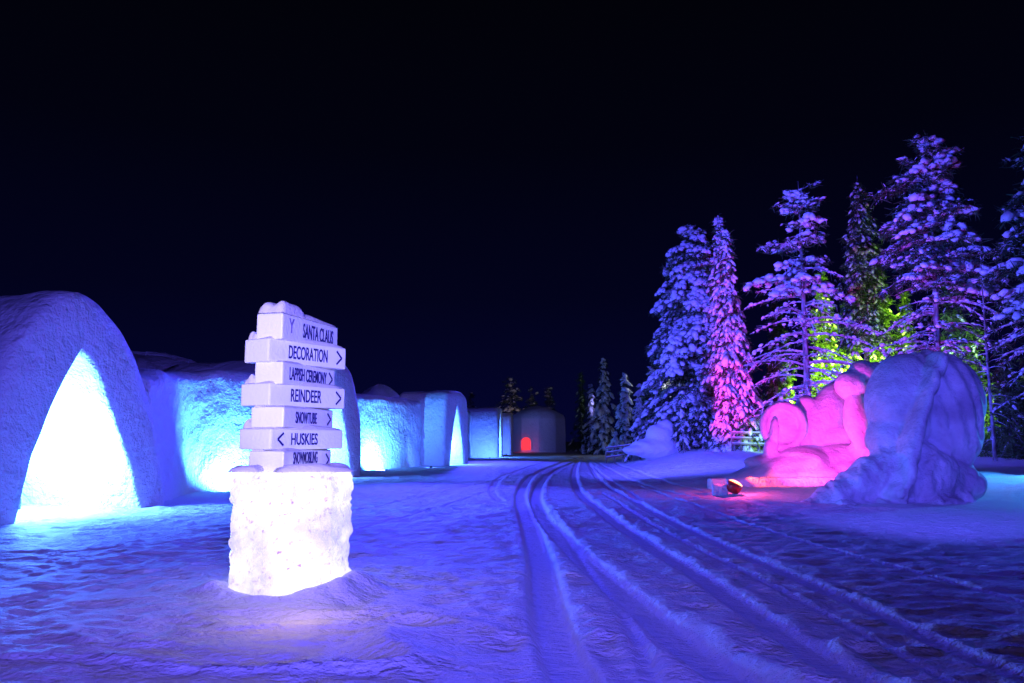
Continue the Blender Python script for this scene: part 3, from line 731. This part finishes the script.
def tree(label, px, ytop, ybase, Y, halfpx, kind='spruce', snow=1.0, cb=0.08, dens=1.0, clump=1.0, seed=0, trunk=1.0, leaf=M_needle, group='conifers at the forest edge', name=None, skew=0.0, cat='tree', bare=0.0, droop=None, needles=1.0, shape=None):
    global rng
    rng = np.random.default_rng(1000 + seed)
    top = at(px, ytop, Y); x = top.x; z0 = hz(x, Y) - 0.15; H = top.z - z0; Rm = halfpx / F * Y * (1.15 if kind == 'pine' else 1.05)
    root = empty(name or {'spruce': 'spruce_tree', 'pine': 'pine_tree'}[kind], (x, Y, z0), label, cat, group)
    # trunk
    mb = MB(); nseg = 10; bend = rng.normal(size=2) * 0.15
    def cen(t): return Vector((bend[0] * math.sin(t * 3) * t, bend[1] * math.sin(t * 2.5) * t, t * H))
    r0 = (0.011 * H + 0.03) * trunk
    mb.tube([cen(i / nseg) for i in range(nseg + 1)], [r0 * (1.15 if i == 0 else 1 - 0.93 * i / nseg) for i in range(nseg + 1)], 8)
    mb.build('trunk', M_bark, root, True)
    limbs = MB(); sp, sa, sr = [], [], []; npz, na, ns = [], [], []; fp, fa, fs = [], [], []
    dr = droop if droop is not None else (0.75 if kind == 'spruce' else 0.45)
    spr = kind == 'spruce'
    z = cb; step = (0.34 if spr else 0.42) / H / dens ** 0.5
    while z < 0.985:
        nb = max(4, int((6.5 if spr else 5.6) * dens ** 0.5)); a0 = rng.uniform(0, 6.28)
        for k in range(nb):
            zz = min(0.985, max(cb, z + rng.normal() * (0.008 if spr else 0.016)))
            t = (zz - cb) / (1 - cb)
            if shape: prof = np.interp(t, *shape)
            elif spr: prof = (1 - t) ** 0.85 * (0.82 + 0.18 * min(t * 8, 1)) + 0.02
            else: prof = min(1, (1 - t) ** 0.62) * min(1, 0.62 + t * 1.6) * (0.85 if t > .5 else 1) + 0.02
            a = a0 + k * 2 * math.pi / nb + rng.normal() * 0.3
            lobes = float(vn(np.array(math.cos(a) * 1.6 + seed * 3.1), np.array(math.sin(a) * 1.6 + zz * H / 1.5), 201))
            Lb = Rm * prof * rng.uniform(0.70, 1.08) * (1 + (0.8 if spr else 1.2) * lobes)
            if skew: Lb *= 1 + skew * math.cos(a - math.pi) * (1 - t)
            if rng.random() < 0.08 and t < .9: continue
            Lb = max(Lb, 0.14)
            b0 = cen(zz); out = np.array([math.cos(a), math.sin(a), 0.0])
            up0 = (0.22 if not spr else -0.02) + rng.normal() * (0.08 if spr else 0.16) + (0.4 if t > .8 else 0)
            drb = dr * rng.uniform(0.75, 1.25) * (0.75 + 0.25 * (1 - t))
            sway = rng.normal() * 0.18
            lat = np.array([-math.sin(a), math.cos(a), 0.0])
            def P(s): return np.array(b0) + out * Lb * s + lat * sway * Lb * s * s + np.array([0, 0, Lb * (up0 * s - drb * s * s)])
            rb = 0.010 + 0.008 * Lb
            isbare = t < bare * rng.uniform(0.75, 1.15)
            if Lb > 0.5: limbs.tube([P(s) for s in (0, .25, .5, .75, 1.0)], [rb * q for q in (1.6, 1.3, 1, .7, .3)], 4, False)
            s0 = 0.2 if spr else (0.35 if t < 0.75 else 0.15)
            m = max(2, int(Lb * 5.6 * dens ** 0.5 / clump * (0.6 if isbare else 1)))
            for s in np.linspace(s0, 1.0, m):
                s = min(1, s + rng.normal() * 0.04); base = P(s)
                slope = up0 - 2 * drb * s
                sides = (0, -1, 1) if Lb > 0.45 else (0,)
                for sd in sides:
                    if isbare and sd and rng.random() < .5: continue
                    sl = sd * min(Lb * 0.30, 0.75) * (1.15 - abs(s - 0.5)) * rng.uniform(0.4, 1.15)
                    q = base + lat * sl + np.array([0, 0, -abs(sl) * (0.5 if spr else 0.3)]) + rng.normal(size=3) * 0.05
                    dirv = out * (1 - .4 * abs(sd)) + lat * sd * 0.8 + np.array([0, 0, slope * 0.75 - (0.45 if spr else 0.15) + rng.normal() * 0.2])
                    if sd and not isbare and Lb > 0.9 and dens > .6:
                        limbs.tube([base, base + (q - base) * .6 + [0, 0, .03], q], [rb * .5, rb * .4, rb * .2], 3, False)
                    cs = clump * rng.uniform(0.5, 1.3) * (0.65 + 0.35 * min(1, Lb)) * (0.8 if sd else 1)
                    big = float(vn(np.array(a * 1.3 + seed), np.array(zz * H / 0.9), 211)) > 0.02
                    if isbare: cs *= 0.45
                    pr = snow * (1.0 if (spr or big) else 0.45)
                    if rng.random() < pr:
                        sp.append(q + [0, 0, 0.05]); sa.append(dirv)
                        sr.append([0.27 * cs, 0.13 * cs, 0.09 * cs] if spr else ([0.23 * cs, 0.18 * cs, 0.13 * cs] if big else [.17 * cs, .09 * cs, .06 * cs]))
                    fp.append(q); fa.append(dirv); fs.append((0.15 if not isbare else 0.12) * (0.6 + 0.4 * clump) * rng.uniform(.7, 1.3))
                    if rng.random() < needles and not (isbare and rng.random() > .3):
                        npz.append(q - [0, 0, .07]); na.append(dirv); ns.append(0.28 * (0.5 + 0.5 * clump) * rng.uniform(.8, 1.2))
            if isbare and snow > .3:   # thin lines of snow on the bare limbs, and bare side twigs
                for s in np.linspace(0.05, 1, max(3, int(Lb * 6))):
                    if rng.random() < .35: continue
                    q = P(s); q[2] += rb
                    sp.append(q); sa.append(out + [0, 0, up0 - 2 * drb * s]); sr.append([0.12, 0.022, 0.020])
                for _ in range(int(Lb * 4)):
                    s = rng.uniform(.25, 1); q = P(s); sd = rng.choice([-1, 1]); l2 = rng.uniform(.25, .8)
                    e_ = q + lat * sd * l2 * .7 + out * l2 * .5 + np.array([0, 0, -l2 * rng.uniform(.0, .6)])
                    limbs.tube([q, (q + e_) / 2 + [0, 0, .04], e_], [.012, .009, .004], 3, False)
        z += step * rng.uniform(0.7, 1.3)
    if limbs.v: mk('limbs', limbs.v, limbs.f, M_bark if bare == 0 else M_frostbark, root)
    if npz:
        V, Fc = tufts(np.array(npz), np.array(na), np.array(ns), 8 if dens >= 0.8 else 6)
        mk('crown', V, Fc, leaf, root, False)
    if snow > .15:
        V, Fc = tufts(np.array(fp), np.array(fa), np.array(fs), int(2 + 3 * snow), 1.0)
        mk('frosted_twigs', V, Fc, M_load, root, False)
    if sp:
        V, Fc = inst(ICO1, np.array(sp), np.array(sa), np.array(sr), 0.3)
        mk('snow_load', V, Fc, M_load, root)
    return root, len(sp)

T = []
T.append(tree('bushy blue lit tree with heavy drooping snow boughs, leftmost of the big trees', 694, 228, 450, 54, 48, 'pine', 1.0, 0.05, 1.1, 1.35, 1, skew=0.30, droop=0.85, shape=([0, .12, .3, .5, .62, .75, .9, 1], [.75, .85, .8, 1.0, .75, .55, .45, .1])))
T.append(tree('tall narrow blue tree standing close behind the pink lit spruce', 717, 216, 450, 51, 22, 'spruce', 0.9, 0.35, 0.9, 1.3, 2))
T.append(tree('slim spruce lit bright pink, its snowy boughs hanging to the ground', 727, 228, 452, 47, 29, 'spruce', 0.9, 0.03, 0.95, 1.35, 3, droop=0.95))
T.append(tree('violet lit pine with visible trunk and long bare lower limbs, left of the green glow', 798, 181, 450, 44, 52, 'pine', 0.85, 0.16, 0.68, 1.25, 4, bare=0.58, trunk=1.25, needles=0.5, shape=([0, .2, .45, .6, .75, .9, 1], [.9, 1.0, .95, .8, .62, .38, .12])))
T.append(tree('dark narrow spruce with little snow, between the violet pine and the tallest tree', 857, 175, 450, 56, 33, 'spruce', 0.28, 0.42, 0.9, 1.1, 5))
T.append(tree('tallest tree with big snow clumps, rising right behind the blue sculpture', 922, 137, 450, 41, 52, 'pine', 0.62, 0.14, 1.0, 1.5, 6, bare=0.46, trunk=1.1, needles=1.0, shape=([0, .2, .4, .5, .65, .8, .92, 1], [.85, 1, .85, 1.05, .9, .55, .28, .08])))
T.append(tree('thin almost bare dead tree right of the blue sculpture', 979, 238, 450, 38, 20, 'pine', 0.25, 0.1, 0.25, 0.6, 7, bare=1.0, trunk=0.65, needles=0.15))
T.append(tree('tall snow clumped tree cut off by the right edge', 1036, 118, 450, 36, 62, 'pine', 0.55, 0.22, 0.8, 1.4, 8, bare=0.3, needles=0.8))
# green lit young trees behind
ggr = 'green lit young trees behind the sculptures'
for i, (px, yt, Y, hp, lb) in enumerate([
    (775, 300, 60, 24, 'young dark spruce just behind the pink spruce, above the round sculpture end'),
    (822, 268, 65, 26, 'green lit young spruce directly right of the violet pine trunk'),
    (846, 300, 67, 22, 'yellow green lit young spruce left under the dark narrow spruce'),
    (878, 272, 65, 26, 'yellow green lit young spruce between the dark narrow spruce and the tallest tree'),
    (903, 290, 66, 22, 'green lit young spruce behind the trunk of the tallest tree'),
    (950, 262, 50, 26, 'green tinged spruce right of the tallest tree, touching its crown'),
    (975, 320, 47, 24, 'dim green spruce behind the thin bare tree')]):
    tree(lb, px, yt, 450, Y, hp, 'spruce', 0.06, 0.02, 0.8, 1.5, 20 + i, leaf=M_leafy, group=ggr)
tree('dark green spruce low at the right edge behind the cyan lit snow', 1003, 335, 450, 40, 30, 'spruce', 0.05, 0.02, 0.9, 1.2, 31, leaf=M_leafy, group=ggr)
tree('dark bushy spruce behind the tall tree at the right edge', 1035, 300, 450, 43, 34, 'spruce', 0.1, 0.02, 0.8, 1.3, 32, group=ggr)
# left group, far
fgr = 'smaller trees beyond the end of the road'
for i, (px, yt, Y, hp, kd, sn, lb) in enumerate([
    (603, 356, 86, 15, 'spruce', 0.7, 'dim blue spruce, tallest of the small group left of the snow pile'),
    (624, 372, 74, 14, 'spruce', 0.9, 'small blue snowy spruce between the dim spruce and the snow pile'),
    (590, 385, 90, 10, 'spruce', 0.5, 'low dim spruce at the left side of the small blue group'),
    (640, 384, 66, 12, 'spruce', 0.9, 'small snowy spruce just left of the leaning snow pile'),
    (581, 371, 112, 11, 'spruce', 0.1, 'dark slender spruce standing alone right of the round snow building'),
    (652, 352, 70, 15, 'spruce', 0.35, 'dark spruce in front of the white street lamp'),
    (511, 377, 122, 17, 'pine', 0.5, 'pale brown pine above the farthest tunnel'),
    (531, 388, 126, 12, 'pine', 0.3, 'faint pine just left of the peak of the round snow building'),
    (548, 386, 128, 10, 'pine', 0.3, 'faint thin pine behind the peak of the round snow building'),
    (672, 330, 75, 20, 'spruce', 0.4, 'dark blue spruce behind the leftmost big tree'),
    (470, 392, 130, 9, 'pine', 0.1, 'barely visible pine above the second farthest tunnel')]):
    tree(lb, px, yt, 450, Y, hp, kd, sn, 0.08 if kd == 'spruce' else 0.3, 0.5, 1.9, 40 + i, group=fgr)
# slim young trunks in the undergrowth
ugr = 'slim saplings at the foot of the big trees'
spots = [(683, 'leftmost sapling under the leftmost big tree'), (703, 'sapling between the leftmost big tree and the pink spruce'), (713, 'sapling touching the left side of the pink spruce'),
         (742, 'sapling just right of the pink spruce'), (752, 'sapling in front of the green lit fence'), (766, 'sapling right beside the round end of the pink sculpture')]
for i, (px, lb) in enumerate(spots):
    tree(lb, px, 392 + (i * 17) % 30, 450, 49 + (i % 3) * 2, 8, 'spruce', 0.8, 0.25, 0.4, 1.0, 70 + i, group=ugr, cat='sapling', name='sapling', trunk=1.2)
print('snow clumps', sum(t[1] for t in T))

for px_, pw_, Yl in ((812, 20000, 57.5), (846, 26000, 58.5), (886, 26000, 57.5)):
    lamp('green_flood', 'SPOT', (at(px_, 440, Yl).x, Yl, 2.4), pw_, (0.55, 1.0, 0.06), (at(px_ + 4, 350, 66).x, 66, 7.5), 0.2, 110, 0.8)
lamp('green_flood_right', 'SPOT', (at(948, 440, 43).x, 43.5, 2.2), 6000, (0.45, 1.0, 0.08), (at(965, 330, 49).x, 49, 6), 0.2, 80, 0.6)
lamp('green_flood_left', 'SPOT', (at(758, 445, 44).x, 43.6, 1.6), 160, (0.4, 1.0, 0.1), (at(757, 420, 50).x, 50, 1.2), 0.2, 70, 0.6)
lamp('far_warm_lamp', 'SPOT', (4, 112, 4.0), 500, (1.0, 0.7, 0.35), (0, 122, 8), 0.2, 70, 0.6)

# ------------------------------------------------------------------ fences
def fence(label, pa, pb, Y, n=6):
    a, c_ = at(pa, 450, Y), at(pb, 450, Y); a.z = hz(a.x, Y); c_.z = hz(c_.x, Y)
    root = empty('wooden_fence', (a.x, a.y, a.z), label, 'fence', 'wooden rail fences at the forest edge')
    for i in range(n):
        q = a.lerp(c_, i / (n - 1)); q.z = hz(q.x, q.y)
        mb = MB(); mb.tube([q - Vector((0, 0, .1)), q + Vector((0, 0, 1.15))], [0.06, 0.05], 6); o = mb.build('post', M_wood, root, world=True)
    for h in (0.4, 0.72, 1.02):
        mb = MB(); m = (a + c_) / 2; d = c_ - a
        mb.box(m + Vector((0, -0.07, h)), (d.length, 0.04, 0.10), Matrix.Rotation(math.atan2(d.z, d.x) * -1, 3, 'Y'), 0.008); mb.build('rail', M_wood, root, world=True)
        mb = MB(); mb.box(m + Vector((0, -0.07, h + 0.075)), (d.length, 0.06, 0.05), Matrix.Rotation(math.atan2(d.z, d.x) * -1, 3, 'Y'), 0.02); mb.build('rail_snow', M_load, root, world=True)
fence('snow topped rail fence left of the leaning snow pile', 606, 640, 54.5, 5)
fence('rail fence lit green, between the pink spruce and the pink sculpture', 732, 778, 45.5, 6)
fence('dim rail fence behind the saplings, right of the leaning snow pile', 672, 712, 57, 6)

# ------------------------------------------------------------------ white street lamp behind the trees
lp = at(652, 378, 76)
root = empty('street_lamp', (lp.x, lp.y, 0), 'white street lamp shining through the trees above the snow pile', 'street lamp')
mb = MB(); mb.tube([(0, 0, 0), (0, 0, lp.z)], [0.09, 0.06], 8); mb.tube([(0, 0, lp.z), (0, -0.5, lp.z + 0.1)], [0.05, 0.04], 6); mb.build('pole', M_metal, root)
mb = MB(); mb.tube([(0, -0.4, lp.z + 0.15), (0, -0.55, lp.z), (0, -0.65, lp.z - 0.25)], [0.15, 0.38, 0.42], 14); mb.build('lamp_head', M_lamp, root, True)
lamp('street_light', 'POINT', (lp.x, lp.y - 1.2, lp.z), 350, (0.8, 0.85, 1.0), size=0.3)
